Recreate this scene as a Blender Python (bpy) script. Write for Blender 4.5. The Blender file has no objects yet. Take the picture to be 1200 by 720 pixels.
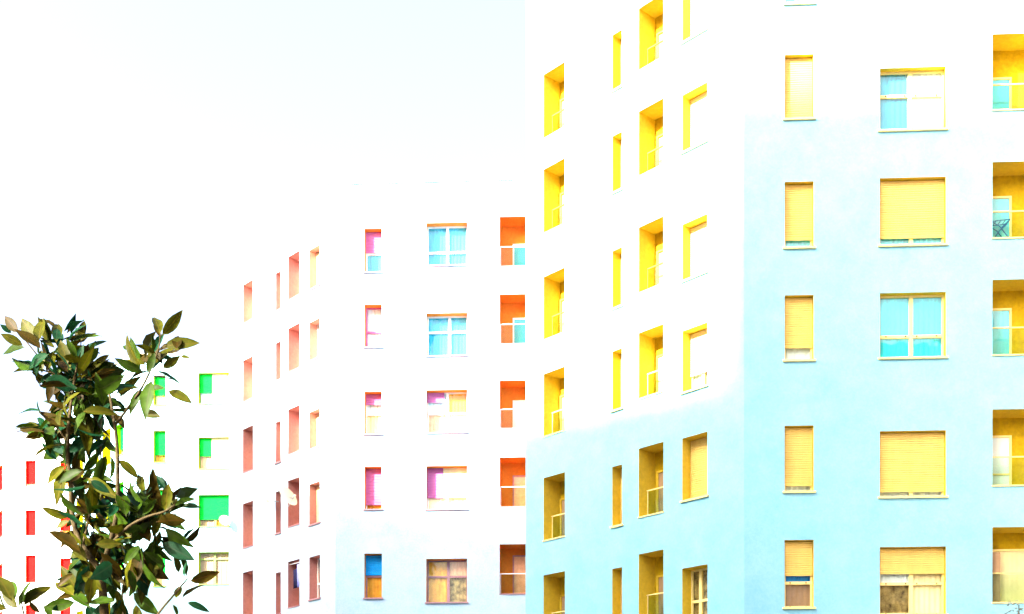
import bpy, bmesh, math, random
from mathutils import Vector, Matrix
random.seed(7)
R = math.radians
scene = bpy.context.scene
COL = scene.collection

# ------------------------------------------------------------------ camera, sky, sun, exposure
F, CX, HZ, EYE = 1500.0, 600.0, 955.0, 1.6      # focal length in photo pixels, centre column, horizon row, eye height
cam_d = bpy.data.cameras.new('camera')
cam = bpy.data.objects.new('camera', cam_d); COL.objects.link(cam)
cam.location = (0, 0, EYE); cam.rotation_euler = (R(90), 0, 0)
cam_d.sensor_width = 36.0; cam_d.lens = 36.0 * F / 1200.0
cam_d.shift_y = (HZ - 360.0) / 1200.0            # rising front keeps the verticals upright
cam_d.clip_end = 3000
scene.camera = cam

SUN_EL = R(27.0)
SX, SY = -0.80, -0.60                            # horizontal direction towards the sun
w = bpy.data.worlds.new('World'); scene.world = w; w.use_nodes = True
nt = w.node_tree
sky = nt.nodes.new('ShaderNodeTexSky'); sky.sky_type = 'NISHITA'; sky.sun_disc = False
sky.sun_elevation = SUN_EL; sky.sun_rotation = math.atan2(SX, SY)
sky.dust_density = 8.0; sky.air_density = 0.7; sky.ozone_density = 0.0
bg = nt.nodes['Background']; bg.inputs['Strength'].default_value = 0.15
nt.links.new(sky.outputs['Color'], bg.inputs['Color'])
sun_d = bpy.data.lights.new('sun', 'SUN'); sun_d.energy = 5.0; sun_d.angle = R(1.8); sun_d.color = (1.0, 0.95, 0.86)
sun = bpy.data.objects.new('sun', sun_d); COL.objects.link(sun)
sv = Vector((SX * math.cos(SUN_EL), SY * math.cos(SUN_EL), math.sin(SUN_EL)))
sun.rotation_euler = sv.to_track_quat('Z', 'Y').to_euler(); sun.location = (-40, -30, 60)
scene.view_settings.view_transform = 'Standard'; scene.view_settings.look = 'None'
scene.view_settings.gamma = 1.0; scene.view_settings.use_curve_mapping = False
scene.view_settings.exposure = 2.85

# ------------------------------------------------------------------ materials
def mat(name, col, rough=0.7, var=0.0, scale=6.0, bump=0.0, bscale=60.0, spec=0.06, metallic=0.0, streak=False):
    m = bpy.data.materials.new(name); m.use_nodes = True
    n = m.node_tree.nodes; l = m.node_tree.links
    p = n['Principled BSDF']
    p.inputs['Base Color'].default_value = (*col, 1); p.inputs['Roughness'].default_value = rough
    p.inputs['Specular IOR Level'].default_value = spec; p.inputs['Metallic'].default_value = metallic
    if var or bump:
        tc = n.new('ShaderNodeTexCoord')
    if var:
        nz = n.new('ShaderNodeTexNoise'); nz.inputs['Scale'].default_value = scale
        nz.inputs['Detail'].default_value = 6; nz.inputs['Roughness'].default_value = 0.65
        if streak:
            mp = n.new('ShaderNodeMapping'); mp.inputs['Scale'].default_value = (1, 1, 0.35)
            l.new(tc.outputs['Object'], mp.inputs['Vector']); l.new(mp.outputs['Vector'], nz.inputs['Vector'])
        else:
            l.new(tc.outputs['Object'], nz.inputs['Vector'])
        cr = n.new('ShaderNodeValToRGB')
        cr.color_ramp.elements[0].position = 0.3; cr.color_ramp.elements[1].position = 0.7
        cr.color_ramp.elements[0].color = (*[max(0, c * (1 - var)) for c in col], 1)
        cr.color_ramp.elements[1].color = (*[min(1, c * (1 + var)) for c in col], 1)
        l.new(nz.outputs['Fac'], cr.inputs['Fac']); l.new(cr.outputs['Color'], p.inputs['Base Color'])
    if bump:
        nb = n.new('ShaderNodeTexNoise'); nb.inputs['Scale'].default_value = bscale; nb.inputs['Detail'].default_value = 4
        l.new(tc.outputs['Object'], nb.inputs['Vector'])
        bp = n.new('ShaderNodeBump'); bp.inputs['Strength'].default_value = bump; bp.inputs['Distance'].default_value = 0.02
        l.new(nb.outputs['Fac'], bp.inputs['Height']); l.new(bp.outputs['Normal'], p.inputs['Normal'])
    return m

def wall_mat(name, col):                          # painted render: broad mottling, fine grain, shallow relief
    m = bpy.data.materials.new(name); m.use_nodes = True
    n = m.node_tree.nodes; l = m.node_tree.links; p = n['Principled BSDF']
    p.inputs['Roughness'].default_value = 0.85; p.inputs['Specular IOR Level'].default_value = 0.15
    tc = n.new('ShaderNodeTexCoord')
    a = n.new('ShaderNodeTexNoise'); a.inputs['Scale'].default_value = 1.1; a.inputs['Detail'].default_value = 7; a.inputs['Roughness'].default_value = 0.7
    b = n.new('ShaderNodeTexNoise'); b.inputs['Scale'].default_value = 16; b.inputs['Detail'].default_value = 5; b.inputs['Roughness'].default_value = 0.8
    l.new(tc.outputs['Object'], a.inputs['Vector']); l.new(tc.outputs['Object'], b.inputs['Vector'])
    mx = n.new('ShaderNodeMath'); mx.operation = 'ADD'; l.new(a.outputs['Fac'], mx.inputs[0]); l.new(b.outputs['Fac'], mx.inputs[1])
    cr = n.new('ShaderNodeValToRGB'); e = cr.color_ramp.elements
    e[0].position = 0.36; e[1].position = 0.64
    e[0].color = (col[0] * .80, col[1] * .90, col[2] * .94, 1); e[1].color = (min(1, col[0] * 1.2), min(1, col[1] * 1.04), min(1, col[2] * 1.03), 1)
    hf = n.new('ShaderNodeMath'); hf.operation = 'MULTIPLY'; hf.inputs[1].default_value = 0.5
    l.new(mx.outputs[0], hf.inputs[0]); l.new(hf.outputs[0], cr.inputs['Fac']); l.new(cr.outputs['Color'], p.inputs['Base Color'])
    bp = n.new('ShaderNodeBump'); bp.inputs['Strength'].default_value = 0.35; bp.inputs['Distance'].default_value = 0.02
    l.new(b.outputs['Fac'], bp.inputs['Height']); l.new(bp.outputs['Normal'], p.inputs['Normal'])
    return m

def glass_mat(name, tint=(0.97, 0.99, 1.0), fac=0.10, wavy=True):
    m = bpy.data.materials.new(name); m.use_nodes = True
    n = m.node_tree.nodes; l = m.node_tree.links; n.remove(n['Principled BSDF'])
    t = n.new('ShaderNodeBsdfTransparent'); t.inputs['Color'].default_value = (*tint, 1)
    g = n.new('ShaderNodeBsdfGlossy'); g.inputs['Roughness'].default_value = 0.03
    tc = n.new('ShaderNodeTexCoord'); nz = n.new('ShaderNodeTexNoise'); nz.inputs['Scale'].default_value = 1.4
    l.new(tc.outputs['Object'], nz.inputs['Vector'])
    bp = n.new('ShaderNodeBump'); bp.inputs['Strength'].default_value = 0.12; bp.inputs['Distance'].default_value = 0.05
    l.new(nz.outputs['Fac'], bp.inputs['Height']); l.new(bp.outputs['Normal'], g.inputs['Normal']) if wavy else None
    fr = n.new('ShaderNodeFresnel'); ge = n.new('ShaderNodeNewGeometry'); mi = n.new('ShaderNodeMix'); mi.inputs['A'].default_value = 1.5; mi.inputs['B'].default_value = 1 / 1.5
    l.new(ge.outputs['Backfacing'], mi.inputs['Factor']); l.new(mi.outputs['Result'], fr.inputs['IOR'])
    ad = n.new('ShaderNodeMath'); ad.operation = 'ADD'; ad.inputs[1].default_value = fac; ad.use_clamp = True; l.new(fr.outputs[0], ad.inputs[0])
    mx = n.new('ShaderNodeMixShader'); l.new(ad.outputs[0], mx.inputs['Fac'])
    l.new(t.outputs[0], mx.inputs[1]); l.new(g.outputs[0], mx.inputs[2]); l.new(mx.outputs[0], n['Material Output'].inputs['Surface'])
    return m

def leaf_mat(name, col, rib):
    m = bpy.data.materials.new(name); m.use_nodes = True
    n = m.node_tree.nodes; l = m.node_tree.links; p = n['Principled BSDF']
    p.inputs['Roughness'].default_value = 0.5; p.inputs['Specular IOR Level'].default_value = 0.06
    tc = n.new('ShaderNodeTexCoord'); oi = n.new('ShaderNodeObjectInfo')
    sx = n.new('ShaderNodeSeparateXYZ'); l.new(tc.outputs['Object'], sx.inputs[0])
    ab = n.new('ShaderNodeMath'); ab.operation = 'ABSOLUTE'; l.new(sx.outputs['X'], ab.inputs[0])
    lt = n.new('ShaderNodeMath'); lt.operation = 'LESS_THAN'; lt.inputs[1].default_value = 0.016; l.new(ab.outputs[0], lt.inputs[0])
    nz = n.new('ShaderNodeTexNoise'); nz.inputs['Scale'].default_value = 5; nz.inputs['Detail'].default_value = 4
    nz.noise_dimensions = '4D'; l.new(tc.outputs['Object'], nz.inputs['Vector']); l.new(oi.outputs['Random'], nz.inputs['W'])
    cr = n.new('ShaderNodeValToRGB'); e = cr.color_ramp.elements; e[0].position = .3; e[1].position = .72
    e[0].color = (*[c * .5 for c in col], 1); e[1].color = (*[c * 1.35 for c in col], 1)
    l.new(nz.outputs['Fac'], cr.inputs['Fac'])
    mx = n.new('ShaderNodeMix'); mx.data_type = 'RGBA'; l.new(lt.outputs[0], mx.inputs['Factor'])
    l.new(cr.outputs['Color'], mx.inputs['A']); mx.inputs['B'].default_value = (*rib, 1)
    hs = n.new('ShaderNodeHueSaturation'); l.new(mx.outputs['Result'], hs.inputs['Color'])
    mr = n.new('ShaderNodeMapRange'); mr.inputs['To Min'].default_value = .65; mr.inputs['To Max'].default_value = 1.3
    l.new(oi.outputs['Random'], mr.inputs['Value']); l.new(mr.outputs[0], hs.inputs['Value'])
    l.new(hs.outputs['Color'], p.inputs['Base Color'])
    tr = n.new('ShaderNodeBsdfTranslucent'); l.new(hs.outputs['Color'], tr.inputs['Color'])
    ms = n.new('ShaderNodeMixShader'); ms.inputs['Fac'].default_value = 0.22
    l.new(p.outputs[0], ms.inputs[1]); l.new(tr.outputs[0], ms.inputs[2]); l.new(ms.outputs[0], n['Material Output'].inputs['Surface'])
    return m

M = dict(
    wall_blue=wall_mat('pale blue render', (0.22, 0.52, 0.67)),
    wall_white=wall_mat('bluish white render', (0.35, 0.48, 0.58)),
    wall_mint=wall_mat('cool white render', (0.27, 0.50, 0.54)),
    wall_cream=wall_mat('cream white render', (0.80, 0.79, 0.76)),
    wall_grey=wall_mat('brown brick render', (0.15, 0.11, 0.09)),
    wall_pale=wall_mat('pale render', (0.75, 0.74, 0.70)),
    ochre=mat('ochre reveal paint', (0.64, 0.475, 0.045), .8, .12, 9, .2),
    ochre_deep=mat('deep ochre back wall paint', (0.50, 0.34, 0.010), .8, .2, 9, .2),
    orange=mat('terracotta reveal paint', (0.50, 0.24, 0.21), .8, .1, 9, .2),
    orange_mid=mat('orange reveal paint', (0.64, 0.24, 0.05), .8, .1, 9, .2),
    orange_deep=mat('orange loggia paint', (0.62, 0.20, 0.025), .8, .12, 9, .2),
    lime=mat('lime reveal paint', (0.42, 0.40, 0.006), .8, .12, 9, .2),
    red=mat('red reveal paint', (0.80, 0.09, 0.004), .8, .12, 9, .2),
    cream_metal=mat('cream yellow metal', (0.84, 0.72, 0.30), .45, .06, 12),
    white_metal=mat('white frame paint', (0.82, 0.80, 0.78), .4, .04, 12),
    mauve_metal=mat('dusty mauve metal', (0.36, 0.20, 0.22), .5, .1, 12),
    green_metal=mat('olive green metal', (0.22, 0.30, 0.08), .5, .1, 12),
    shutter_yellow=mat('yellow roller slats', (0.68, 0.50, 0.15), .55, .08, 5, streak=True),
    shutter_pink=mat('pink roller slats', (0.50, 0.14, 0.34), .55, .08, 5),
    shutter_cream=mat('cream roller slats', (0.85, 0.70, 0.42), .55, .08, 5),
    shutter_blue=mat('bright blue roller slats', (0.01, 0.30, 0.75), .55, .08, 5),
    shutter_green=mat('emerald roller slats', (0.0, 0.50, 0.035), .55, .1, 5),
    shutter_red=mat('scarlet roller slats', (0.80, 0.0015, 0.001), .55, .06, 5),
    cur_blue=mat('light blue curtain', (0.085, 0.66, 0.88), .9, .22, 3, streak=True),
    cur_sky=mat('sky blue curtain', (0.04, 0.70, 0.95), .9, .35, 2.2, streak=True),
    cur_cyan=mat('deep cyan curtain', (0.03, 0.36, 0.5), .9, .2, 3, streak=True),
    cur_white=mat('white curtain', (0.72, 0.86, 0.88), .9, .06, 3, streak=True),
    cur_cream=mat('cream curtain', (0.90, 0.80, 0.46), .9, .1, 3),
    cur_peach=mat('peach curtain', (0.75, 0.42, 0.24), .9, .18, 6),
    cur_orange=mat('amber curtain', (0.72, 0.34, 0.04), .9, .18, 5),
    cur_taupe=mat('taupe blind', (0.36, 0.24, 0.14), .8, .1, 6),
    cur_azure=mat('azure blind', (0.01, 0.28, 0.80), .8, .1, 6),
    cur_reflect=mat('painted reflection curtain', (0.22, 0.17, 0.06), .9, .95, 5.5),  # dark pattern stands in for trees reflected in the glass
    far_glass=mat('far window glass', (0.12, 0.16, 0.2), .2, spec=.5),
    room=mat('room plaster', (0.10, 0.09, 0.08), .9),
    coping=mat('cream coping stone', (0.80, 0.74, 0.52), .7, .08, 4),
    roof=mat('roof gravel', (0.3, 0.29, 0.27), .95, .25, 20),
    ground=mat('paving', (0.10, 0.10, 0.10), .9, .15, 3, .2),
    bark=mat('grey brown bark', (0.04, 0.030, 0.014), .85, .45, 14, .6, 40),
    dish=mat('cream dish paint', (0.85, 0.78, 0.55), .5, .08, 8),
    steel=mat('galvanised steel', (0.45, 0.45, 0.45), .4, .1, 20, metallic=.6),
    navy=mat('navy cloth', (0.02, 0.02, 0.06), .95, .3, 8),
    lavender=mat('lavender cloth', (0.30, 0.34, 0.85), .95, .15, 8),
    rack=mat('blue coated wire', (0.02, 0.12, 0.35), .5),
    fastener=mat('dark brown fastener', (0.06, 0.04, 0.02), .5),
    glass=glass_mat('window glass'),
    glass_dim=glass_mat('dim window glass', (0.97, 0.99, 1.0), .0),
    glass_rail=glass_mat('railing glass', (0.84, 0.93, 0.88), -.03, False),
    sage=mat('sage green railing board', (0.45, 0.52, 0.12), .7, .15, 12),
    brown_board=mat('brown board', (0.36, 0.24, 0.14), .7, .1, 10),
    leaf_green=leaf_mat('green leaf', (0.018, 0.040, 0.0016), (0.022, 0.036, 0.006)),
    leaf_olive=leaf_mat('olive leaf', (0.037, 0.040, 0.001), (0.05, 0.042, 0.003)),
    leaf_teal=leaf_mat('dark glossy leaf', (0.003, 0.026, 0.009), (0.010, 0.028, 0.012)),
    leaf_rust=leaf_mat('rusty leaf underside', (0.024, 0.017, 0.0008), (0.034, 0.018, 0.002)),
    leaf_grey=leaf_mat('grey green leaf', (0.16, 0.2, 0.18), (0.2, 0.24, 0.2)),
)

# ------------------------------------------------------------------ mesh helpers
def mesh_obj(name, bm, m, parent=None, smooth=False):
    me = bpy.data.meshes.new(name); bmesh.ops.recalc_face_normals(bm, faces=bm.faces[:]) if smooth else None
    bm.to_mesh(me); bm.free()
    for mm in (m if isinstance(m, (list, tuple)) else [m]): me.materials.append(mm)
    if smooth:
        for p in me.polygons: p.use_smooth = True
    o = bpy.data.objects.new(name, me); COL.objects.link(o)
    if parent is not None: o.parent = parent
    return o
def empty(name, loc, label=None, cat=None, group=None):
    o = bpy.data.objects.new(name, None); COL.objects.link(o); o.location = loc
    o.empty_display_size = 0.3
    if label: tag(o, label, cat, group)
    return o
def tag(o, label, cat, group=None):
    o['label'] = label; o['category'] = cat
    if group: o['group'] = group
def quad(bm, pts, mi=0):
    f = bm.faces.new([bm.verts.new(p) for p in pts]); f.material_index = mi; return f
def tube(bm, pts, radii, n=8):
    rings = []
    for i, p in enumerate(pts):
        a = pts[max(i - 1, 0)]; b = pts[min(i + 1, len(pts) - 1)]
        t = (b - a).normalized(); x = t.orthogonal().normalized()
        if rings and abs(t.dot(px)) < .99: x = (px - t * px.dot(t)).normalized()
        px = x; y = t.cross(x)
        rings.append([bm.verts.new(p + (x * math.cos(k * 2 * math.pi / n) + y * math.sin(k * 2 * math.pi / n)) * radii[i]) for k in range(n)])
    for a, b in zip(rings, rings[1:]):
        for k in range(n): bm.faces.new((a[k], a[(k + 1) % n], b[(k + 1) % n], b[k]))
    bm.faces.new(rings[0][::-1]); bm.faces.new(rings[-1])

class Face:
    """One facade: corner point, horizontal direction, inward direction. P(u, d, z) -> point (d is into the building)."""
    def __init__(s, root, corner, d, inward, side='front'):
        s.root = root; s.c = Vector((corner[0], corner[1], 0)); s.d = Vector((d[0], d[1], 0)).normalized()
        s.n = Vector((inward[0], inward[1], 0)).normalized(); s.o = root.location; s.holes = []; s.side = side
        s.flip = s.d.cross(Vector((0, 0, 1))).dot(s.n) > 0        # winding so that normals point outwards
    def P(s, u, d, z): return s.c + s.d * u + s.n * d + Vector((0, 0, z)) - s.o
    def uz(s, x, y):                                # a photo pixel on this wall -> metres along and up the wall
        k = (x - CX) / F
        u = (k * s.c.y - s.c.x) / (s.d.x - k * s.d.y)
        return u, EYE + (HZ - y) / F * (s.c.y + u * s.d.y)
    def box(s, bm, u0, u1, d0, d1, z0, z1, mi=0, bev=0.0):
        v = [bm.verts.new(s.P(u, d, z)) for u in (u0, u1) for d in (d0, d1) for z in (z0, z1)]
        for q in ((0, 1, 3, 2), (4, 6, 7, 5), (0, 4, 5, 1), (2, 3, 7, 6), (0, 2, 6, 4), (1, 5, 7, 3)):
            f = bm.faces.new([v[i] for i in q]); f.material_index = mi
    def wall(s, length, H, m, name='wall'):
        us = sorted({0.0, length, *[round(h[i], 4) for h in s.holes for i in (0, 1)]})
        zs = sorted({0.0, H, *[round(h[i], 4) for h in s.holes for i in (2, 3)]})
        bm = bmesh.new(); g = {}
        def v(i, j):
            if (i, j) not in g: g[i, j] = bm.verts.new(s.P(us[i], 0, zs[j]))
            return g[i, j]
        for i in range(len(us) - 1):
            for j in range(len(zs) - 1):
                cu = (us[i] + us[i + 1]) / 2; cz = (zs[j] + zs[j + 1]) / 2
                if any(h[0] < cu < h[1] and h[2] < cz < h[3] for h in s.holes): continue
                bm.faces.new((v(i, j), v(i + 1, j), v(i + 1, j + 1), v(i, j + 1)))
        return mesh_obj(name, bm, m, s.root)
    def reveal(s, name, u0, u1, z0, z1, depth, m, back=None, extra=0.004):
        s.holes.append((u0, u1, z0, z1))
        bm = bmesh.new(); P = s.P
        quad(bm, [P(u0, 0, z0), P(u0, depth, z0), P(u0, depth, z1), P(u0, 0, z1)])
        quad(bm, [P(u1, 0, z0), P(u1, depth, z0), P(u1, depth, z1), P(u1, 0, z1)])
        quad(bm, [P(u0, 0, z0), P(u1, 0, z0), P(u1, depth, z0), P(u0, depth, z0)])
        quad(bm, [P(u0, 0, z1), P(u1, 0, z1), P(u1, depth, z1), P(u0, depth, z1)])
        if back is not None:
            quad(bm, [P(u0, depth, z0), P(u1, depth, z0), P(u1, depth, z1), P(u0, depth, z1)], 1)
        return mesh_obj(name, bm, [m] + ([back] if back is not None else []), s.root)

def slats(face, u0, u1, d, z0, z1, pitch=0.055):
    bm = bmesh.new(); n = max(2, int((z1 - z0) / pitch)); h = (z1 - z0) / n
    for i in range(n):
        z = z0 + i * h
        prof = [(0.006, z), (-0.006, z + h * .18), (-0.009, z + h * .5), (-0.004, z + h * .86), (0.006, z + h * .99)]
        a = [bm.verts.new(face.P(u0, d + p, q)) for p, q in prof]; b = [bm.verts.new(face.P(u1, d + p, q)) for p, q in prof]
        for k in range(len(prof) - 1): bm.faces.new((a[k], b[k], b[k + 1], a[k + 1]))
    face.box(bm, u0, u1, d - .014, d + .006, z0 - .03, z0)                          # bottom bar
    return bm
def folds(face, u0, u1, d, z0, z1, amp=0.011, wl=0.13, seed=0):
    rnd = random.Random(seed); n = max(6, int((u1 - u0) / wl * 6)); bm = bmesh.new(); rows = []
    ph = rnd.random() * 6
    for j in range(3):
        z = z0 + (z1 - z0) * j / 2; r = []
        for i in range(n + 1):
            u = u0 + (u1 - u0) * i / n
            off = amp * (math.sin((u - u0) / wl * 6.283 + ph) + .5 * math.sin((u - u0) / wl * 2.9 + ph * 2)) * (1.0 - .35 * j / 2)
            r.append(bm.verts.new(face.P(u, d + off, z)))
        rows.append(r)
    for a, b in zip(rows, rows[1:]):
        for i in range(n): bm.faces.new((a[i], a[i + 1], b[i + 1], b[i]))
    return bm

WN = [0]
def window(face, u0, u1, z0, z1, st, rd=0.20, shut=(), mull=(), rails=(), cur=('cur_white',), sill=True, clips=False, frame=None):
    """A window: painted reveal (part) with frame, panes, roller shutter, curtain, sill (sub-parts). shut: (from, to, drop, material) in fractions."""
    WN[0] += 1; W = u1 - u0; H = z1 - z0
    deep = rd + 0.42
    rev = face.reveal('window', u0, u1, z0, z1, rd + .05, M[st['reveal']])
    fm = M[frame or st['frame']]; ft = 0.05; fd0, fd1 = rd - .03, rd + .03
    bm = bmesh.new(); e = .003
    face.box(bm, u0 + e, u0 + ft, fd0, fd1, z0 + e, z1 - e); face.box(bm, u1 - ft, u1 - e, fd0, fd1, z0 + e, z1 - e)
    face.box(bm, u0 + ft, u1 - ft, fd0 + .002, fd1 - .002, z0 + e, z0 + ft + .01); face.box(bm, u0 + ft, u1 - ft, fd0 + .002, fd1 - .002, z1 - ft, z1 - e)
    us = [u0 + ft] + [u0 + f * W for f in mull] + [u1 - ft]; zs = [z0 + ft + .01] + [z0 + f * H for f in rails] + [z1 - ft]
    for f in mull: face.box(bm, u0 + f * W - .045, u0 + f * W + .045, fd0 - .006, fd1 + .004, z0 + ft + .01, z1 - ft)
    for f in rails:
        for a, b in zip(us, us[1:]):
            face.box(bm, a + (.045 if a != us[0] else 0), b - (.045 if b != us[-1] else 0), fd0 - .003, fd1 + .002, z0 + f * H - .035, z0 + f * H + .035)
    mesh_obj('frame', bm, fm, rev)
    for a, b in zip(us, us[1:]):
        for c, d in zip(zs, zs[1:]):
            bm = bmesh.new(); quad(bm, [face.P(a, rd, c), face.P(b, rd, c), face.P(b, rd, d), face.P(a, rd, d)])
            mesh_obj('pane', bm, M['glass' if face.side == 'front' and st['reveal'] == 'ochre' else 'glass_dim'], rev)
    nc = len(us) - 1; nr = len(zs) - 1
    for i, (a, b) in enumerate(zip(us, us[1:])):
        cm = cur[i % len(cur)]
        rows = cm if isinstance(cm, tuple) else (cm,)
        zz = [z0] + ([z0 + rails[0] * H] if len(rows) > 1 and rails else []) + [z1]
        for c, d, mm in zip(zz, zz[1:], rows):
            if mm == 'none': continue
            bm = folds(face, a - .02, b + .02, rd + .048, c + .01, d - .01, seed=WN[0] * 7 + i)
            mesh_obj('curtain', bm, M[mm], rev, True)
    bm = bmesh.new()                                                              # the room behind
    P = face.P; d0, d1 = rd + .05, deep
    for q in ([(u0, d0, z0), (u0, d1, z0), (u0, d1, z1), (u0, d0, z1)], [(u1, d0, z0), (u1, d1, z0), (u1, d1, z1), (u1, d0, z1)],
              [(u0, d0, z0), (u1, d0, z0), (u1, d1, z0), (u0, d1, z0)], [(u0, d0, z1), (u1, d0, z1), (u1, d1, z1), (u0, d1, z1)],
              [(u0, d1, z0), (u1, d1, z0), (u1, d1, z1), (u0, d1, z1)]):
        quad(bm, [P(*p) for p in q])
    mesh_obj('room_wall', bm, M['room'], rev)
    for (fa, fb, drop, mm) in shut:
        bm = slats(face, u0 + fa * W + .008, u0 + fb * W - .008, rd - .06, z1 - drop * H, z1 - .012)
        mesh_obj('shutter', bm, M[mm], rev)
    if sill:
        bm = bmesh.new(); face.box(bm, u0 - .05, u1 + .05, -.05, rd - .034, z0 - .045, z0 + .004)
        mesh_obj('sill', bm, M[st['sill']], rev)
    if clips:
        bm = bmesh.new()
        for f in [0.0] + list(rails):
            for a, b in zip(us, us[1:]):
                for q in (.18, .82):
                    u = a + (b - a) * q; z = z0 + f * H + (.03 if f == 0 else 0)
                    face.box(bm, u - .016, u + .016, fd0 - .022, fd0 - .004, z - .012, z + .016)
        mesh_obj('latch', bm, M['fastener'], rev)['kind'] = 'stuff'
    return rev

def loggia(face, u0, u1, z0, z1, st, depth=0.7, door=(.05, .75), dtop=.74, cur='cur_white', rail=True, board=None, rail_d=0.28, frame=None, rails=()):
    WN[0] += 1; W = u1 - u0; H = z1 - z0
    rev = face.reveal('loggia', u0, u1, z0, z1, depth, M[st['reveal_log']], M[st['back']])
    if door:
        a, b = u0 + door[0] * W, u0 + door[1] * W; t = z0 + dtop * H; fm = M[frame or st['frame']]; ft = .05
        bm = bmesh.new(); d0, d1 = depth - .05, depth - .004
        face.box(bm, a, a + ft, d0, d1, z0 + .003, t); face.box(bm, b - ft, b, d0, d1, z0 + .003, t)
        face.box(bm, a + ft, b - ft, d0 + .002, d1, t - ft, t); face.box(bm, a + ft, b - ft, d0 + .002, d1, z0 + .003, z0 + .07)
        for r in rails: face.box(bm, a + ft, b - ft, d0 + .002, d1, z0 + r * H - .02, z0 + r * H + .02)
        mesh_obj('door_frame', bm, fm, rev)
        bm = folds(face, a + ft, b - ft, depth - .012, z0 + .07, t - ft, amp=.003, wl=.12, seed=WN[0])
        mesh_obj('door_curtain', bm, M[cur], rev, True)
        bm = bmesh.new(); quad(bm, [face.P(a + ft, depth - .03, z0 + .07), face.P(b - ft, depth - .03, z0 + .07), face.P(b - ft, depth - .03, t - ft), face.P(a + ft, depth - .03, t - ft)])
        mesh_obj('door_pane', bm, M['glass' if face.side == 'front' and st['reveal'] == 'ochre' else 'glass_dim'], rev)
    if rail:
        h = min(.9, H * .42); d = rail_d
        bm = bmesh.new(); face.box(bm, u0 + .004, u1 - .004, d - .02, d + .02, z0 + h - .025, z0 + h)
        for u in (u0 + .03, u1 - .03): face.box(bm, u - .011, u + .011, d - .011, d + .011, z0 + .003, z0 + h - .03)
        mesh_obj('railing', bm, M[st['rail']], rev)
        bm = bmesh.new(); face.box(bm, u0 + .055, u1 - .055, d - .006, d + .006, z0 + .06, z0 + h - .04)
        mesh_obj('glass_panel', bm, M['glass_rail'], rev)
    if board:
        fa, fb, za, zb, mm = board
        bm = bmesh.new(); face.box(bm, u0 + fa * W, u0 + fb * W, rail_d + .03, rail_d + .05, z0 + za * H, z0 + zb * H)
        mesh_obj('panel', bm, M[mm], rev)
    bm = bmesh.new(); face.box(bm, u0 - .02, u1 + .02, -.03, .10, z0 - .03, z0 + .003)
    mesh_obj('sill', bm, M[st['sill']], rev)
    return rev

FD = (0.9985, -0.055); LD = (-0.666, 0.746); BD = (0.055, 0.9985)
def corner_at(px, depth): return ((px - CX) / F * depth, depth)
def building(name, px, depth, H, label, left_len, front_len, st):
    c = corner_at(px, depth)
    root = empty(name, (c[0], c[1], 0), label, 'building')
    front = Face(root, c, FD, (0.055, 0.9985), 'front'); left = Face(root, c, LD, (0.746, 0.666), 'left')
    return root, front, left
def close(root, front, left, left_len, front_len, H, wm, back=7.0, cap='coping'):
    front.wall(front_len, H, wm); left.wall(left_len, H, wm)
    a = left.c + left.d * left_len; e = front.c + front.d * front_len; bd = Vector((*BD, 0)).normalized()
    b = a + bd * back; f = e + bd * back
    o = root.location; up = Vector((0, 0, H))
    bm = bmesh.new()
    for p, q in ((a, b), (b, f), (f, e)): quad(bm, [p - o, q - o, q - o + up, p - o + up])
    mesh_obj('rear_wall', bm, wm, root)
    poly = [front.c, a, b, f, e]
    bm = bmesh.new(); bm.faces.new([bm.verts.new(p - o + up - Vector((0, 0, .35))) for p in poly]); mesh_obj('roof', bm, M['roof'], root)
    bm = bmesh.new()                                                        # coping along the two street faces
    left.box(bm, 0.03, left_len, -.05, .25, H, H + .07); front.box(bm, -.02, front_len, -.05, .25, H + .002, H + .072)
    mesh_obj('coping', bm, M[cap], root)

def rows_px(face, x0, x1, rows):
    """openings from their edges in the photo, as metres on the wall: a list of (u0, u1, z0, z1)"""
    out = []
    for y0, y1 in rows:
        ua = face.uz(x0, 0)[0]; ub = face.uz(x1, 0)[0]; xm = (x0 + x1) / 2
        out.append((min(ua, ub), max(ua, ub), face.uz(xm, y1)[1], face.uz(xm, y0)[1]))
    return out

# ------------------------------------------------------------------ the ground
bm = bmesh.new(); n = 24
g = [[bm.verts.new((-900 + 1800 * i / n, -900 + 1800 * j / n, 0)) for j in range(n + 1)] for i in range(n + 1)]
for i in range(n):
    for j in range(n): bm.faces.new((g[i][j], g[i + 1][j], g[i + 1][j + 1], g[i][j + 1]))
gr = mesh_obj('ground', bm, M['ground']); gr['kind'] = 'structure'

# ------------------------------------------------------------------ right-hand building, ochre reveals
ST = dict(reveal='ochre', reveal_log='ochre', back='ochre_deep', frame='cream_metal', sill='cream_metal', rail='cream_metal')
root, fr, lf = building('apartment_block', 872, 31.9, 26.0, 'nearest pale blue apartment block with ochre yellow window recesses, at right', 7.8, 12, ST)
Y = 'shutter_yellow'
specs = [dict(mull=(), rails=(.5,), cur=('cur_blue',)),
         dict(shut=((0, 1, .985, Y),), cur=('cur_white',)),
         dict(shut=((0, 1, .84, Y),), cur=('cur_blue',)),
         dict(shut=((0, 1, .77, Y),), cur=('cur_white',)),
         dict(shut=((0, 1, .88, Y),), cur=('cur_white',)),
         dict(shut=((0, 1, .50, Y),), rails=(.38,), cur=(('cur_taupe', 'cur_azure'),))]
for r, s in zip(rows_px(fr, 919.5, 953.5, [(-74, 4), (64, 139), (213, 290), (346, 422), (499, 576), (633, 712)]), specs):
    window(fr, *r, ST, .2, clips=True, **s)
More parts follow.
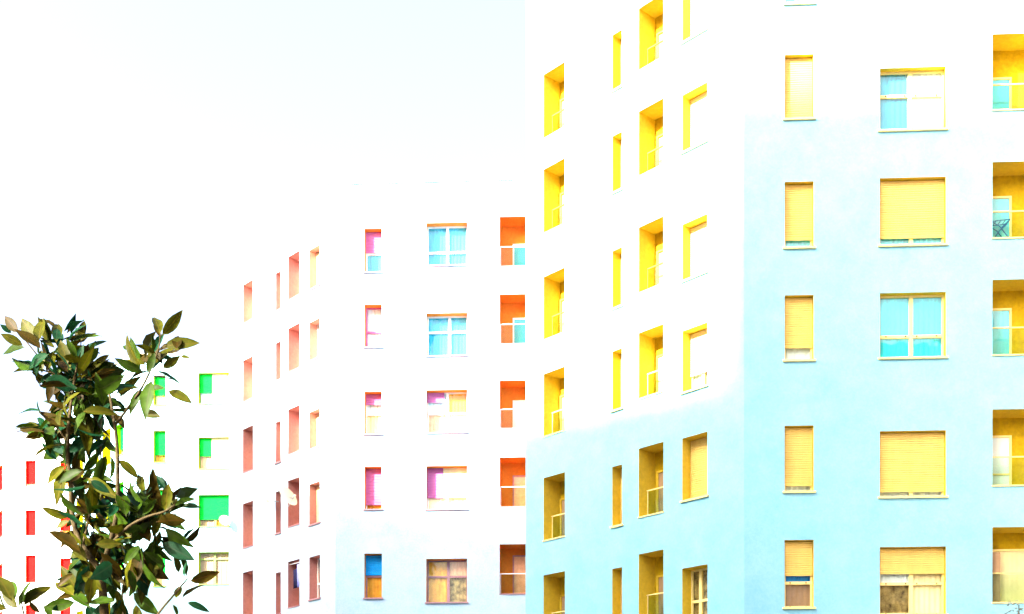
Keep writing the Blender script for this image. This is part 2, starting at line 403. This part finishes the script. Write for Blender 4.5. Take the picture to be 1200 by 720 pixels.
specs = [dict(mull=(.48,), rails=(.6,), cur=('cur_blue', 'cur_white')),
         dict(mull=(.48,), rails=(.60,), cur=('cur_cyan', 'cur_white')),
         dict(shut=((0, 1, .85, Y),), mull=(.5,), cur=('cur_blue', 'cur_blue')),
         dict(mull=(.5,), rails=(.36,), cur=('cur_sky', 'cur_sky')),
         dict(shut=((0, 1, .89, Y),), mull=(.5,), cur=('cur_white', 'cur_white')),
         dict(shut=((0, 1, .37, Y),), mull=(.5,), rails=(.47,), cur=(('cur_reflect', 'cur_white'), ('cur_cream', 'cur_cream')))]  # dark and cream tones stand in for reflected trees and a building
for r, s in zip(rows_px(fr, 1031, 1108.5, [(-82, -4), (79, 152), (208, 287), (343, 419), (505, 582), (641, 720)]), specs):
    window(fr, *r, ST, .2, clips=True, **s)
us = fr.uz(1163, 400)[0]
lspecs = [dict(cur='cur_blue', dtop=.63), dict(cur='cur_blue', dtop=.72), dict(cur='cur_blue', dtop=.76), dict(cur='cur_white', dtop=.76, rails=(.24,)),
          dict(cur='cur_cream', door=(.0, .95), dtop=.78, board=(.0, .22, .0, .7, 'brown_board'))]
LOG_R = []
for (y0, y1), s in zip([(40, 129), (190, 279), (328, 416), (480, 569), (618, 706)], lspecs):
    z0 = fr.uz(1170, y1)[1]; z1 = fr.uz(1170, y0)[1]; s.setdefault('door', (0.0, .52))
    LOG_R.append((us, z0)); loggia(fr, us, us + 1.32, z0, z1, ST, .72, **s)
# left face
for r in rows_px(lf, 637, 662, [(80, 156), (192, 268), (319, 394), (434, 508), (557, 631), (672, 746)]):
    loggia(lf, *r, dict(ST, rail='ochre') if r[2] > 13 else ST, .66, door=(.1, .95), dtop=.72, cur='cur_taupe', rail_d=.33, frame='ochre')  # rails above the shadow edge coloured ochre to soften them in sunlight
for r in rows_px(lf, 717.5, 729, [(-80, -14), (38, 104), (157, 224), (292, 360), (410, 480), (546, 616), (666, 736)]):
    window(lf, *r, ST, .38, shut=((0, 1, .97, Y),), cur=('cur_white',))
for i, r in enumerate(rows_px(lf, 748.5, 777.5, [(1, 75), (123, 200), (260, 338), (385, 463), (522, 603), (647, 727)])):
    loggia(lf, *r, dict(ST, rail='ochre') if r[2] > 13 else ST, .66, door=(.06, .9), dtop=.72, cur='cur_taupe' if i != 3 else 'cur_cream', rail_d=.33, frame='ochre')  # sunlit rails take the ochre tone, shaded ones stay cream
sp = [dict(shut=((0, 1, .97, 'shutter_cream'),)), dict(shut=((0, 1, .97, 'shutter_cream'),)), dict(shut=((0, 1, .92, 'shutter_cream'),)),
      dict(shut=((0, 1, .68, 'shutter_cream'),), mull=(.5,), cur=('cur_taupe', 'cur_white')),
      dict(shut=((0, 1, .92, Y),), mull=(.5,), cur=('cur_taupe',)),
      dict(mull=(.62,), rails=(.5,), cur=('cur_reflect', 'cur_reflect'))]
for r, s in zip(rows_px(lf, 799.5, 829, [(-30, 42), (104, 172), (257, 324), (383, 456), (510, 584), (664, 740)]), sp):
    s.setdefault('cur', ('cur_cream',)); window(lf, *r, ST, .38, **s)
RU = lf.uz(616, 400)[0]
close(root, fr, lf, RU, 12.0, 26.0, M['wall_blue'], 6.5)
RF, RL = fr, lf

# ------------------------------------------------------------------ middle building, terracotta reveals
ST = dict(reveal='orange', reveal_log='orange_deep', back='orange_deep', frame='white_metal', sill='mauve_metal', rail='white_metal')
root, fr, lf = building('apartment_block', 393, 47.35, 24.9, 'white apartment block with orange and pink window recesses, in the middle of the row', 7.4, 13, ST)
K = 'shutter_pink'; CRM = 'shutter_cream'
specs = [dict(shut=((0, 1, .47, K),), rails=(.5,), cur=('cur_cyan',)),
         dict(rails=(.42,), cur=('cur_white',), frame='shutter_pink'),
         dict(shut=((0, 1, .24, K),), rails=(.52,), cur=(('cur_cream', 'cur_white'),)),
         dict(shut=((0, 1, .84, K),), cur=('cur_orange',)),
         dict(shut=((0, 1, .44, 'shutter_blue'),), rails=(.52,), cur=('cur_orange',), frame='mauve_metal')]
for r, s in zip(rows_px(fr, 427, 447.5, [(268, 319), (357, 407), (459, 509), (547, 597), (649, 701)]), specs): window(fr, *r, dict(ST, reveal='orange_mid'), .34, **s)
specs = [dict(mull=(.5,), rails=(.38,), cur=('cur_cyan', 'cur_cyan')),
         dict(mull=(.55,), rails=(.62,), cur=('cur_cyan', 'cur_cyan')),
         dict(shut=((0, .43, .22, K),), mull=(.5,), rails=(.5,), cur=(('cur_peach', 'cur_white'), ('cur_cream', 'cur_orange'))),
         dict(shut=((0, .4, .68, K), (.4, 1, .68, CRM)), mull=(.5,), cur=('cur_cream', 'cur_cream')),
         dict(mull=(.52,), rails=(.62,), cur=('cur_orange', ('cur_reflect', 'cur_peach')), frame='mauve_metal')]
for r, s in zip(rows_px(fr, 499.5, 547.5, [(261, 311), (367, 417), (457, 507), (546, 597), (655, 706)]), specs): window(fr, *r, dict(ST, reveal='orange_mid'), .34, **s)
us = fr.uz(585.5, 400)[0]
for i, (y0, y1) in enumerate([(254, 312), (345, 403), (446, 502), (536, 594), (638, 696)]):
    z0 = fr.uz(600, y1)[1]; z1 = fr.uz(600, y0)[1]
    loggia(fr, us, us + 1.05, z0, z1, ST, .8, door=(.42, .93), dtop=(.63, .68, .72, .74, .86)[i], cur=('cur_cyan', 'cur_cyan', 'cur_white', 'cur_peach', 'cur_peach')[i],
           frame='white_metal' if i < 3 else 'mauve_metal', rail_d=.1)
for r in rows_px(lf, 284.7, 296.5, [(331, 377), (420, 469), (501, 552), (589, 641), (670, 722)]):
    loggia(lf, *r, dict(ST, reveal_log='orange', back='orange'), .66, door=(.1, .95), dtop=.7, cur='cur_cream', rail=False)
for r in rows_px(lf, 323.2, 329, [(319, 364), (401, 446), (494, 542), (576, 625), (671, 720)]): window(lf, *r, ST, .4, cur=('cur_peach',))
LOG_M = rows_px(lf, 337.5, 351, [(297.5, 349), (382, 434), (477.5, 531), (561.5, 616), (657, 711)])
for r in LOG_M: loggia(lf, *r, dict(ST, reveal_log='orange', back='orange'), .66, door=(.25, .95), dtop=.66, cur='cur_peach', rail=False)
sp = [dict(shut=((0, 1, .9, CRM),)), dict(mull=(.5,)), dict(shut=((0, 1, .9, CRM),)), dict(shut=((0, 1, .97, CRM),)), dict(mull=(.5,), rails=(.4,), cur=('cur_taupe', 'cur_peach'))]
for r, s in zip(rows_px(lf, 362.5, 375, [(290, 337), (375.5, 421), (481, 525), (566, 614), (652, 702)]), sp):
    s.setdefault('cur', ('cur_cream',)); window(lf, *r, ST, .38, **s)
MU = lf.uz(279, 400)[0]
close(root, fr, lf, MU, 13.0, 24.9, M['wall_white'], 7.0)
ML = lf; MF = fr

# ------------------------------------------------------------------ third building, green shutters
ST = dict(reveal='lime', reveal_log='lime', back='lime', frame='green_metal', sill='green_metal', rail='green_metal')
root, fr, lf = building('apartment_block', 155, 64.1, 24.6, 'white apartment block with emerald green shutters, partly behind the leafy tree', 7.4, 12, ST)
G = 'shutter_green'
sp = [dict(shut=((0, 1, .62, G),), cur=('cur_cream',)), dict(shut=((0, 1, .72, G),), cur=('cur_orange',)), dict(shut=((0, 1, .72, G),), cur=('cur_cream',)), dict(shut=((0, 1, .62, G),), cur=('cur_peach',))]
for r, s in zip(rows_px(fr, 180, 194, [(440, 475), (505, 542), (574, 611), (648, 687)]), sp): window(fr, *r, ST, .24, **s)
sp = [dict(shut=((0, .42, .6, G), (.42, 1, .97, CRM)), mull=(.42,), cur=('cur_white', 'cur_cream')),
      dict(shut=((0, .40, .55, G), (.40, 1, .97, CRM)), mull=(.42,), cur=('cur_peach', 'cur_cream')),
      dict(shut=((0, 1, .74, G),), mull=(.52,), cur=('cur_taupe', 'cur_orange')),
      dict(mull=(.5,), rails=(.8,), cur=('cur_taupe', 'cur_taupe'))]
WIDE_G = rows_px(fr, 232.5, 268.5, [(437, 473), (512.5, 549.5), (580, 617), (647, 685)])
for r, s in zip(WIDE_G, sp): window(fr, *r, ST, .24, **s)
for k in range(7):                                                           # left face, glimpsed through the leaves
    z = 9.2 + 3.0 * k - 1.5
    if z > 22: break
    loggia(lf, 5.9, 6.8, z, z + 1.85, ST, .66, door=(.1, .95), cur='cur_cream', rail=False)
    window(lf, 3.9, 4.35, z + .2, z + 1.8, ST, .38, cur=('cur_cream',))
    loggia(lf, 2.5, 3.5, z, z + 1.85, ST, .66, door=(.2, .95), cur='cur_cream', rail=False)
    window(lf, 1.0, 2.0, z + .2, z + 1.8, ST, .38, shut=((0, 1, .7, G),))
close(root, fr, lf, lf.uz(83, 400)[0], 12.0, 24.6, M['wall_mint'], 7.0)
GF = fr

# ------------------------------------------------------------------ farthest building, red shutters
ST = dict(reveal='red', reveal_log='red', back='red', frame='white_metal', sill='coping', rail='white_metal')
root, fr, lf = building('apartment_block', 11, 81.0, 25.6, 'farthest white apartment block with scarlet shutters, at the left edge', 7.4, 12, ST)
for i, r in enumerate(rows_px(fr, 30, 42, [(540, 570.5), (598, 628), (651, 683), (709, 740)])):
    window(fr, *r, ST, .2, shut=((0, 1, (.86, .99, .95, .99)[i], 'shutter_red'),), cur=('cur_cream',))
for r in rows_px(fr, 70.5, 98, [(540, 570), (600, 631), (654.5, 686), (709, 740)]):
    window(fr, *r, ST, .2, mull=(.5,), shut=((0, 1, .66, 'shutter_red'),), cur=('cur_orange',))
for r in rows_px(lf, -6, 3, [(547, 577), (600, 631.5), (662, 692), (718, 748)]):
    window(lf, *r, ST, .3, shut=((0, 1, .98, 'shutter_red'),), cur=('cur_orange',))
close(root, fr, lf, 7.4, 12.0, 25.6, M['wall_cream'], 7.0, 'coping')
b = bmesh.new(); fr.box(b, 1.0, 11.0, 2.0, 7.0, 25.3, 27.2); mesh_obj('penthouse', b, M['wall_cream'], root)

# ------------------------------------------------------------------ unseen blocks, added around the viewer to shade the facades
def block(pts, H, label, wm, bays, shade_wedges=()):
    cx = sum(p[0] for p in pts) / len(pts); cy = sum(p[1] for p in pts) / len(pts)
    root = empty('apartment_block', (cx, cy, 0), label, 'building'); o = root.location  # added out of view to block sun and sky
    st = dict(reveal='orange', reveal_log='orange_deep', back='orange_deep', frame='white_metal', sill='coping', rail='white_metal')
    n = len(pts)
    for i in range(n):
        a, b2 = Vector((*pts[i], 0)), Vector((*pts[(i + 1) % n], 0)); d = (b2 - a); L = d.length; d.normalize()
        inw = Vector((-d.y, d.x, 0))
        f = Face(root, a, d, inw)
        if i in bays:
            m = bmesh.new(); k = int(L / 3.2); step = L / k
            for r in range(int(H / 3.0) - 1):
                for q in range(k):
                    u = (q + .5) * step; z = 2.6 + 3 * r
                    f.holes.append((u - .65, u + .65, z, z + 1.5))
                    f.box(m, u - .64, u + .64, .2, .25, z + .01, z + 1.49)
            mesh_obj('window_row', m, M['far_glass'], root)['kind'] = 'stuff'
        f.wall(L, H, wm)
    b = bmesh.new(); b.faces.new([b.verts.new(Vector((*p, H - .3)) - o) for p in pts]); mesh_obj('roof', b, M['roof'], root)
    a = Vector((*pts[0], 0)); d = (Vector((*pts[1], 0)) - a).normalized(); inw = Vector((-d.y, d.x, 0))
    for s0, h0, s1, h1 in shade_wedges:                                          # wedges added on the roof, sloped to shape the shadow edge
        b = bmesh.new(); V = [b.verts.new(a + d * q + inw * w_ + Vector((0, 0, H + h)) - o) for w_ in (.06, 5.0) for q, h in ((s0, -.6), (s1, -.6), (s1, h1), (s0, h0))]
        for q in ((0, 1, 2, 3), (7, 6, 5, 4), (0, 4, 5, 1), (1, 5, 6, 2), (2, 6, 7, 3), (3, 7, 4, 0)): b.faces.new([V[i] for i in q])
        mesh_obj('shade_wedge', b, wm, root)
block([(-23.1, 10.4), (-48, 47), (-57, 41), (-30, -2)], 31.0, 'unseen long block left of the viewer, shaped to shade the row', M['wall_pale'], (0,), ((9.5, 3.9, 19.4, .05), (20.2, .05, 28.0, 6.2)))
block([(-11, 2.5), (-11, 9.7), (-23.1, 11.0), (-24, 2.5)], 37.5, 'unseen taller tower added left of the viewer to shade the pale blue block', M['wall_grey'], (0, 1))
block([(34, -17), (-10, -17), (-10, -27), (34, -27)], 31.0, 'unseen brown block added behind the viewer to cut sky light on the pale blue block', M['wall_grey'], (0,))

block([(21, -8), (33, -8), (33, 27), (21, 27)], 34.0, 'unseen brown block added right of the viewer to dim the front of the pale blue block', M['wall_grey'], (3,))

# ------------------------------------------------------------------ things on the facades
def satellite_dish(face, u, z, off, r, label, aim):
    o = face.o; base = face.c + face.d * u + Vector((0, 0, z)) + face.n * .0
    root = empty('satellite_dish', base, label, 'satellite dish', 'satellite dishes on the facades')
    ax = Vector(aim).normalized(); c = -face.n * off
    x = ax.orthogonal().normalized(); y = ax.cross(x)
    bm = bmesh.new(); rings = []
    for j in range(6):
        rr = r * j / 5; dep = .22 * r * (j / 5) ** 2
        rings.append([bm.verts.new(c + ax * dep + (x * math.cos(k * math.pi / 9) * .88 + y * math.sin(k * math.pi / 9)) * rr) for k in range(18)] if j else [bm.verts.new(c)])
    for k in range(18): bm.faces.new((rings[0][0], rings[1][k], rings[1][(k + 1) % 18]))
    for a, b in zip(rings[1:], rings[2:]):
        for k in range(18): bm.faces.new((a[k], b[k], b[(k + 1) % 18], a[(k + 1) % 18]))
    d = mesh_obj('reflector', bm, M['dish'], root, True)
    bm = bmesh.new(); tube(bm, [face.n * .02, c - ax * .06, c], [.022] * 3, 6); mesh_obj('bracket', bm, M['steel'], root)
    bm = bmesh.new(); low = c - Vector((0, 0, r * .95)); tube(bm, [low + ax * .1, c + ax * (r * 1.0) - Vector((0, 0, r * .45))], [.014, .014], 6); mesh_obj('feed_arm', bm, M['steel'], root)
    bm = bmesh.new(); e = c + ax * (r * 1.0) - Vector((0, 0, r * .45)); tube(bm, [e + ax * .05, e - ax * .08], [.045, .03], 8); mesh_obj('feed_horn', bm, M['dish'], root)
    return root
u, z = ML.uz(343.5, 584); satellite_dish(ML, u, z, .30, .46, 'large tilted cream satellite dish in front of a pink recess on the middle block', (.75, -.5, .42))
u, z = ML.uz(326, 588); satellite_dish(ML, u, z, .22, .26, 'small satellite dish beside the larger one on the middle block', (-.8, -.45, .3))
u, z = GF.uz(265, 612); satellite_dish(GF, u, z, .25, .30, 'white satellite dish at the lower corner of a green shuttered window', (.2, -.9, .35))

def hung_cloth(name, face, u0, u1, d, z0, z1, m, label, cat):
    bm = folds(face, u0, u1, d, z0, z1, .02, .14, 3)
    o = mesh_obj(name, bm, m, None, True); o.location = face.o; tag(o, label, cat)
    sm = o.modifiers.new('thickness', 'SOLIDIFY'); sm.thickness = .012
r = LOG_M[4]
ua = ML.uz(351, 0)[0]; ub = ML.uz(346, 0)[0]; uc = ML.uz(341, 0)[0]; t = r[3]; b0 = r[2]
hung_cloth('towel', ML, ua + .02, ub, .06, ML.uz(348, 688)[1], ML.uz(348, 661)[1], M['lavender'], 'lavender blue towel hung out to dry in a recess of the middle block', 'towel')
hung_cloth('shirt', ML, ub + .01, uc, .10, ML.uz(344, 689)[1], ML.uz(344, 667)[1], M['navy'], 'dark navy shirt hung beside the lavender towel', 'shirt')
bm = bmesh.new(); ML.box(bm, r[0] + .01, r[1] - .01, .07, .09, ML.uz(346, 660)[1], ML.uz(346, 659)[1] ); o = mesh_obj('clothes_rail', bm, M['steel']); o.location = ML.o
tag(o, 'thin metal clothes rail above the lavender towel and navy shirt', 'clothes rail')

u0, z0 = LOG_R[1]                                                           # folded drying rack behind the glass
root = empty('drying_rack', RF.c + RF.d * (u0 + .35) + RF.n * .5 + Vector((0, 0, z0)), 'blue wire drying rack standing in the glass fronted loggia of the pale blue block', 'drying rack')
class _O: pass
def rk(u, d, z): return RF.d * u + RF.n * d + Vector((0, 0, z))
bm = bmesh.new()
for s in (-.12, .12):
    tube(bm, [rk(-.3, s, .01), rk(.02, s, .45), rk(.2, s, .62)], [.013] * 3, 5); tube(bm, [rk(.28, s, .01), rk(-.05, s, .45), rk(-.26, s, .58)], [.013] * 3, 5)
mesh_obj('leg_frame', bm, M['rack'], root)
bm = bmesh.new()
for k in range(5):
    uu = -.26 + .115 * k; tube(bm, [rk(uu, -.13, .58 + .01 * k), rk(uu, .13, .58 + .01 * k)], [.009] * 2, 5)
for s in (-.13, .13): tube(bm, [rk(-.27, s, .575), rk(.21, s, .625)], [.011] * 2, 5)
mesh_obj('rail', bm, M['rack'], root)

# ------------------------------------------------------------------ the young tree in front
TD = 6.5
def px3(x, y, d=TD): return Vector(((x - CX) / F * d, d, EYE + (HZ - y) / F * d))
base = px3(124, 720); base = Vector((base.x, TD, 0))
tree = empty('magnolia_tree', base, 'young tree with large dark glossy leaves in the left foreground', 'tree')
def limb(name, pts, r0, r1, n=8):
    P = [px3(x, y, TD + (q[0] if q else 0)) - base for x, y, *q in pts]
    # smooth the run
    S = []
    for i in range(len(P) - 1):
        a = P[max(i - 1, 0)]; b = P[i]; c = P[i + 1]; d = P[min(i + 2, len(P) - 1)]
        for k in range(4):
            t = k / 4; S.append(.5 * ((2 * b) + (c - a) * t + (2 * a - 5 * b + 4 * c - d) * t * t + (3 * b - a - 3 * c + d) * t ** 3))
    S.append(P[-1]); rad = [r0 + (r1 - r0) * i / (len(S) - 1) for i in range(len(S))]
    bm = bmesh.new(); tube(bm, S, rad, n); return mesh_obj(name, bm, M['bark'], tree, True)
limb('trunk', [(128, 1320), (126, 1000), (124, 800), (122, 715), (117, 668)], .035, .020)
limb('branch', [(117, 668), (97, 640, .03), (86, 612, .05), (82, 560, .06), (79, 520, .04), (84, 470, .0), (88, 440, -.03)], .017, .007)
limb('branch', [(117, 668), (128, 640, -.03), (137, 600, -.06), (138, 560, -.08), (137, 520, -.08), (133, 490, -.05), (128, 460, 0)], .015, .006)
limb('branch', [(134, 500, -.06), (150, 478, -.08), (166, 455, -.1), (178, 430, -.1), (186, 408, -.1), (188, 392, -.1)], .007, .003, 6)
limb('branch', [(128, 640, -.03), (150, 618, -.12), (172, 606, -.16), (192, 600, -.18), (205, 592, -.18)], .009, .004, 6)
limb('branch', [(150, 790, .0), (180, 728, -.02), (205, 696, -.05), (220, 678, -.06)], .008, .004, 6)
limb('branch', [(60, 800, .1), (30, 726, .08), (25, 700, .06)], .008, .004, 6)
limb('branch', [(84, 470), (76, 446, .04), (60, 436, .05), (45, 418, .06), (25, 393, .06)], .006, .003, 6)
limb('branch', [(86, 455), (90, 430, -.04), (94, 410, -.05), (95, 400, -.05)], .005, .003, 6)
limb('branch', [(80, 520, .04), (66, 500, .07), (52, 488, .08)], .005, .003, 6)
limb('branch', [(97, 640, .03), (108, 590, .1), (118, 545, .12), (116, 500, .1)], .008, .004, 6)
limb('branch', [(150, 760, .1), (143, 700, .1), (152, 660, .1), (165, 645, .1)], .007, .003, 6)

def leaf_mesh(wid, fold, bend, mm, tw=0.0):
    prof = [(0, .012), (.06, .03), (.18, .6), (.36, .95), (.52, 1.0), (.68, .84), (.83, .5), (.94, .18), (1.0, .0)]
    bm = bmesh.new(); rows = []
    for t, wv in prof:
        hw = wid * .5 * max(wv, .012); z = -bend * t * t; a = tw * t
        c = [(-hw, fold * hw), (0, 0), (hw, fold * hw)]
        rows.append([bm.verts.new((x * math.cos(a) - zz * math.sin(a), t, x * math.sin(a) + zz * math.cos(a) + z + .012 * math.sin(t * 14) * (1 if x > 0 else -1 if x < 0 else 0))) for x, zz in c])
    for a, b in zip(rows, rows[1:]):
        for k in range(2): bm.faces.new((a[k], a[k + 1], b[k + 1], b[k]))
    me = bpy.data.meshes.new('leaf'); bm.to_mesh(me); bm.free(); me.materials.append(mm)
    for p in me.polygons: p.use_smooth = True
    return me
LM = {k: [leaf_mesh(wd, fo, be, M[k], tw) for wd, fo, be, tw in ((.34, .35, .16, .2), (.29, .5, .30, -.3), (.38, .25, .10, .1))] for k in ('leaf_green', 'leaf_olive', 'leaf_teal', 'leaf_rust')}
NL = [0]
def leaf(b, t, kind=None, roll=None, lean=0.0, wmul=1.0):
    """a leaf from base to tip, both points in space"""
    kind = kind or random.choices(('leaf_green', 'leaf_olive', 'leaf_teal', 'leaf_rust'), (4, 4, 3, 2))[0]
    v = t - b; L = v.length; y = v.normalized()
    z = Vector((0, -1, .25)); z = (z - y * z.dot(y))
    z = z.normalized() if z.length > .05 else y.orthogonal().normalized()
    z = Matrix.Rotation(roll if roll is not None else random.gauss(0, 1.0), 3, y) @ z
    x = y.cross(z).normalized()
    o = bpy.data.objects.new('leaf', random.choice(LM[kind])); COL.objects.link(o); o.parent = tree
    m = Matrix((x * wmul, y, z)).transposed() * L
    o.matrix_local = Matrix.Translation(b - base) @ m.to_4x4(); NL[0] += 1
EXP = [(14, 391, 0, 380, 't'), (22, 391, 4, 369, 'r'), (28, 405, 0, 391, 'o'), (30, 407, 0, 411, 'g'), (45, 405, 23, 371, 'o'), (45, 402, 48, 368, 'o'), (46, 398, 64, 406, 'o'),
       (66, 400, 67, 382, 't'), (80, 428, 70, 397, 'o'), (90, 420, 78, 396, 'g'), (95, 401, 97, 371, 'o'), (94, 401, 113, 387, 'r'), (93, 400, 86, 384, 'o'), (97, 413, 124, 396, 't'),
       (45, 418, 40, 440, 't'), (48, 420, 68, 426, 'g'), (62, 437, 44, 449, 't'), (80, 445, 57, 463, 'r'), (62, 446, 55, 470, 'r'), (100, 425, 117, 407, 'g'), (98, 432, 128, 420, 'g'),
       (188, 393, 180, 362, 'o'), (189, 394, 215, 365, 'o'), (188, 396, 180, 378, 'r'), (166, 430, 137, 394, 'o'), (178, 430, 176, 397, 'o'), (176, 430, 206, 401, 'o'), (190, 406, 233, 400, 'o'),
       (207, 410, 208, 390, 'r'), (172, 428, 147, 420, 'o'), (190, 432, 211, 418, 'o'), (176, 441, 206, 443, 'o'), (211, 418, 223, 419, 'o'), (176, 455, 192, 454, 'g'), (196, 457, 225, 471, 'o'),
       (167, 455, 150, 483, 'g'), (168, 483, 187, 488, 'o'), (48, 482, 20, 478, 't'), (52, 490, 38, 471, 't'), (78, 502, 46, 480, 'r'), (58, 500, 41, 491, 't'), (64, 510, 52, 499, 'g'),
       (77, 522, 36, 523, 'o'), (78, 520, 48, 539, 'g'), (80, 532, 108, 506, 't'), (78, 545, 49, 567, 'o'), (79, 546, 61, 591, 'o'), (82, 545, 101, 592, 'g'), (84, 606, 46, 597, 'o'),
       (92, 468, 106, 522, 'o'), (102, 466, 124, 512, 'g'), (110, 438, 84, 482, 'r'), (138, 538, 163, 560, 'o'), (180, 606, 180, 559, 'r'), (194, 602, 196, 561, 'o'), (204, 594, 228, 578, 'g'),
       (196, 604, 208, 582, 'o'), (195, 610, 218, 620, 'g'), (192, 620, 224, 639, 'g'), (188, 636, 227, 656, 't'), (160, 600, 148, 567, 'g'), (148, 606, 140, 570, 'g'), (172, 602, 166, 572, 'g'),
       (176, 648, 164, 706, 'o'), (168, 645, 150, 690, 'r'), (184, 648, 189, 667, 'g'), (217, 678, 214, 656, 't'), (212, 702, 240, 680, 'r'), (221, 682, 258, 671, 'r'), (206, 702, 212, 684, 'o'),
       (218, 706, 246, 714, 't'), (202, 708, 211, 722, 'g'), (86, 622, 71, 641, 'r'), (86, 672, 65, 687, 'r'), (106, 713, 81, 690, 'g'), (22, 714, -2, 688, 'o'), (22, 714, 33, 677, 'g'),
       (26, 712, 57, 679, 'o'), (34, 704, 47, 722, 'r'), (62, 726, 52, 708, 'g'), (82, 610, 64, 618, 'o'), (130, 705, 105, 722, 't'), (136, 690, 146, 720, 'o'), (60, 715, 80, 709, 't')]
KN = dict(t='leaf_teal', o='leaf_olive', g='leaf_green', r='leaf_rust')
for x0, y0, x1, y1, k in EXP:
    d = TD + random.uniform(-.12, .12)
    L = math.hypot(x1 - x0, y1 - y0)
    leaf(px3(x0, y0, d), px3(x1, y1, d + random.uniform(-.05, .08)), KN[k], random.gauss(0, .55), wmul=1.0 if L > 24 else 1.15)
BL = [(94, 446, 26, 24, 26, -.6), (84, 492, 24, 26, 17, -.1), (56, 440, 18, 16, 7, -.5), (54, 498, 15, 14, 6, -.2), (62, 408, 18, 12, 6, -.5), (122, 466, 22, 18, 15, -.3), (72, 410, 12, 12, 5, -.5), (104, 560, 14, 26, 9, .5), (116, 612, 30, 18, 19, -.2), (168, 606, 26, 20, 24, -.6),
      (104, 655, 22, 24, 20, .6), (148, 652, 26, 24, 20, .6), (172, 440, 14, 12, 5, -.3), (122, 520, 16, 22, 8, .5), (100, 700, 18, 14, 7, .3), (148, 700, 18, 16, 8, .4), (172, 632, 26, 12, 9, .4), (18, 712, 14, 10, 5, -.4)]
for cx, cy, rx, ry, n, down in BL:
    for _ in range(n):
        a = random.uniform(0, 6.283); rr = math.sqrt(random.random()) * .8
        x, y = cx + rx * rr * math.cos(a), cy + ry * rr * math.sin(a); L = random.uniform(26, 44)
        dx, dy = (x - cx) / rx + random.gauss(0, .6), (y - cy) / ry + random.gauss(0, .6) + down
        h = math.hypot(dx, dy) or 1; dz = random.gauss(0, .07); d = TD + random.uniform(-.22, .25)
        k = random.choices(('leaf_green', 'leaf_olive', 'leaf_teal', 'leaf_rust'), (6, 4, 4, 2))[0]
        leaf(px3(x, y, d), px3(x + dx / h * L, y + dy / h * L, d + dz), k)

# the leaves past the nearest 300, deeper in the crown: one joined part
bm = bmesh.new(); src = {k: v for k, v in LM.items()}; kinds = list(src)
INNER = [(94, 446, 22, 20, 46, -.1), (85, 494, 20, 26, 46, .2), (118, 470, 18, 18, 20, .1), (100, 558, 14, 30, 18, .4), (112, 612, 28, 20, 46, .3), (162, 612, 26, 20, 34, .1), (108, 656, 22, 26, 50, .5), (146, 656, 24, 24, 42, .6), (58, 432, 26, 24, 26, -.3), (60, 506, 18, 16, 14, 0), (192, 636, 22, 18, 14, .2), (186, 592, 26, 18, 26, -.5), (66, 396, 30, 10, 12, -.6), (175, 425, 18, 18, 14, -.6)]
for cx, cy, rx, ry, n, down in INNER:
    for _ in range(n):
        a = random.uniform(0, 6.283); rr = math.sqrt(random.random()); x, y = cx + rx * rr * math.cos(a), cy + ry * rr * math.sin(a); L = random.uniform(20, 34)
        h = Vector((random.gauss(0, 1), random.gauss(0, 1) + down)).normalized(); d = TD + random.uniform(.02, .45)
        b, t = px3(x, y, d), px3(x + h.x * L, y + h.y * L, d + random.gauss(0, .07)); v = t - b; yv = v.normalized(); z = Vector((0, -1, .25)); z = (z - yv * z.dot(yv)).normalized()
        z = Matrix.Rotation(random.gauss(0, 1.1), 3, yv) @ z; xv = yv.cross(z).normalized(); Lm = v.length; ki = random.randrange(4)
        P = [b - base + xv * Lm * px_ + yv * Lm * py_ + z * Lm * pz_ for px_, py_, pz_ in ((0, 0, 0), (-.15, .45, .05), (0, .5, -.03), (.15, .45, .05), (0, 1, -.16), (-.14, .7, .0), (.14, .7, .0))]
        V = [bm.verts.new(p) for p in P]
        for q in ((0, 2, 1), (0, 3, 2), (1, 2, 4, 5), (2, 3, 6, 4)): bm.faces.new([V[i] for i in q]).material_index = ki
fo = mesh_obj('inner_foliage', bm, [M[k] for k in kinds], tree); fo['kind'] = 'stuff'

# ------------------------------------------------------------------ treetop at the lower right corner
sb = px3(1194, 700, 16.0); sbase = Vector((sb.x, sb.y, 0))
sap = empty('sapling', sbase, 'tip of a small grey green sapling at the lower right corner', 'tree')
bm = bmesh.new(); tube(bm, [Vector((0, 0, 0)), Vector((.03, 0, 1.8)), Vector((0, 0, sb.z - .1))], [.03, .022, .006], 7); mesh_obj('trunk', bm, M['bark'], sap, True)
bm = bmesh.new()
for k in range(150):
    t = random.random(); zc = sb.z - .08 - 1.3 * t; rr = .10 + .5 * t
    c = Vector((random.gauss(0, rr * .5), random.gauss(0, rr * .5), zc + random.gauss(0, .05))); a = random.uniform(0, 6.28); y = Vector((math.cos(a), math.sin(a), random.uniform(-.5, .5))).normalized()
    x = y.orthogonal().normalized(); x = Matrix.Rotation(random.uniform(0, 6.28), 3, y) @ x; L = random.uniform(.05, .09)
    bm.faces.new([bm.verts.new(p) for p in (c, c + y * L * .45 + x * L * .22, c + y * L, c + y * L * .45 - x * L * .22)])
mesh_obj('crown', bm, M['leaf_grey'], sap)
print('leaves', NL[0], 'objects', len(bpy.data.objects))
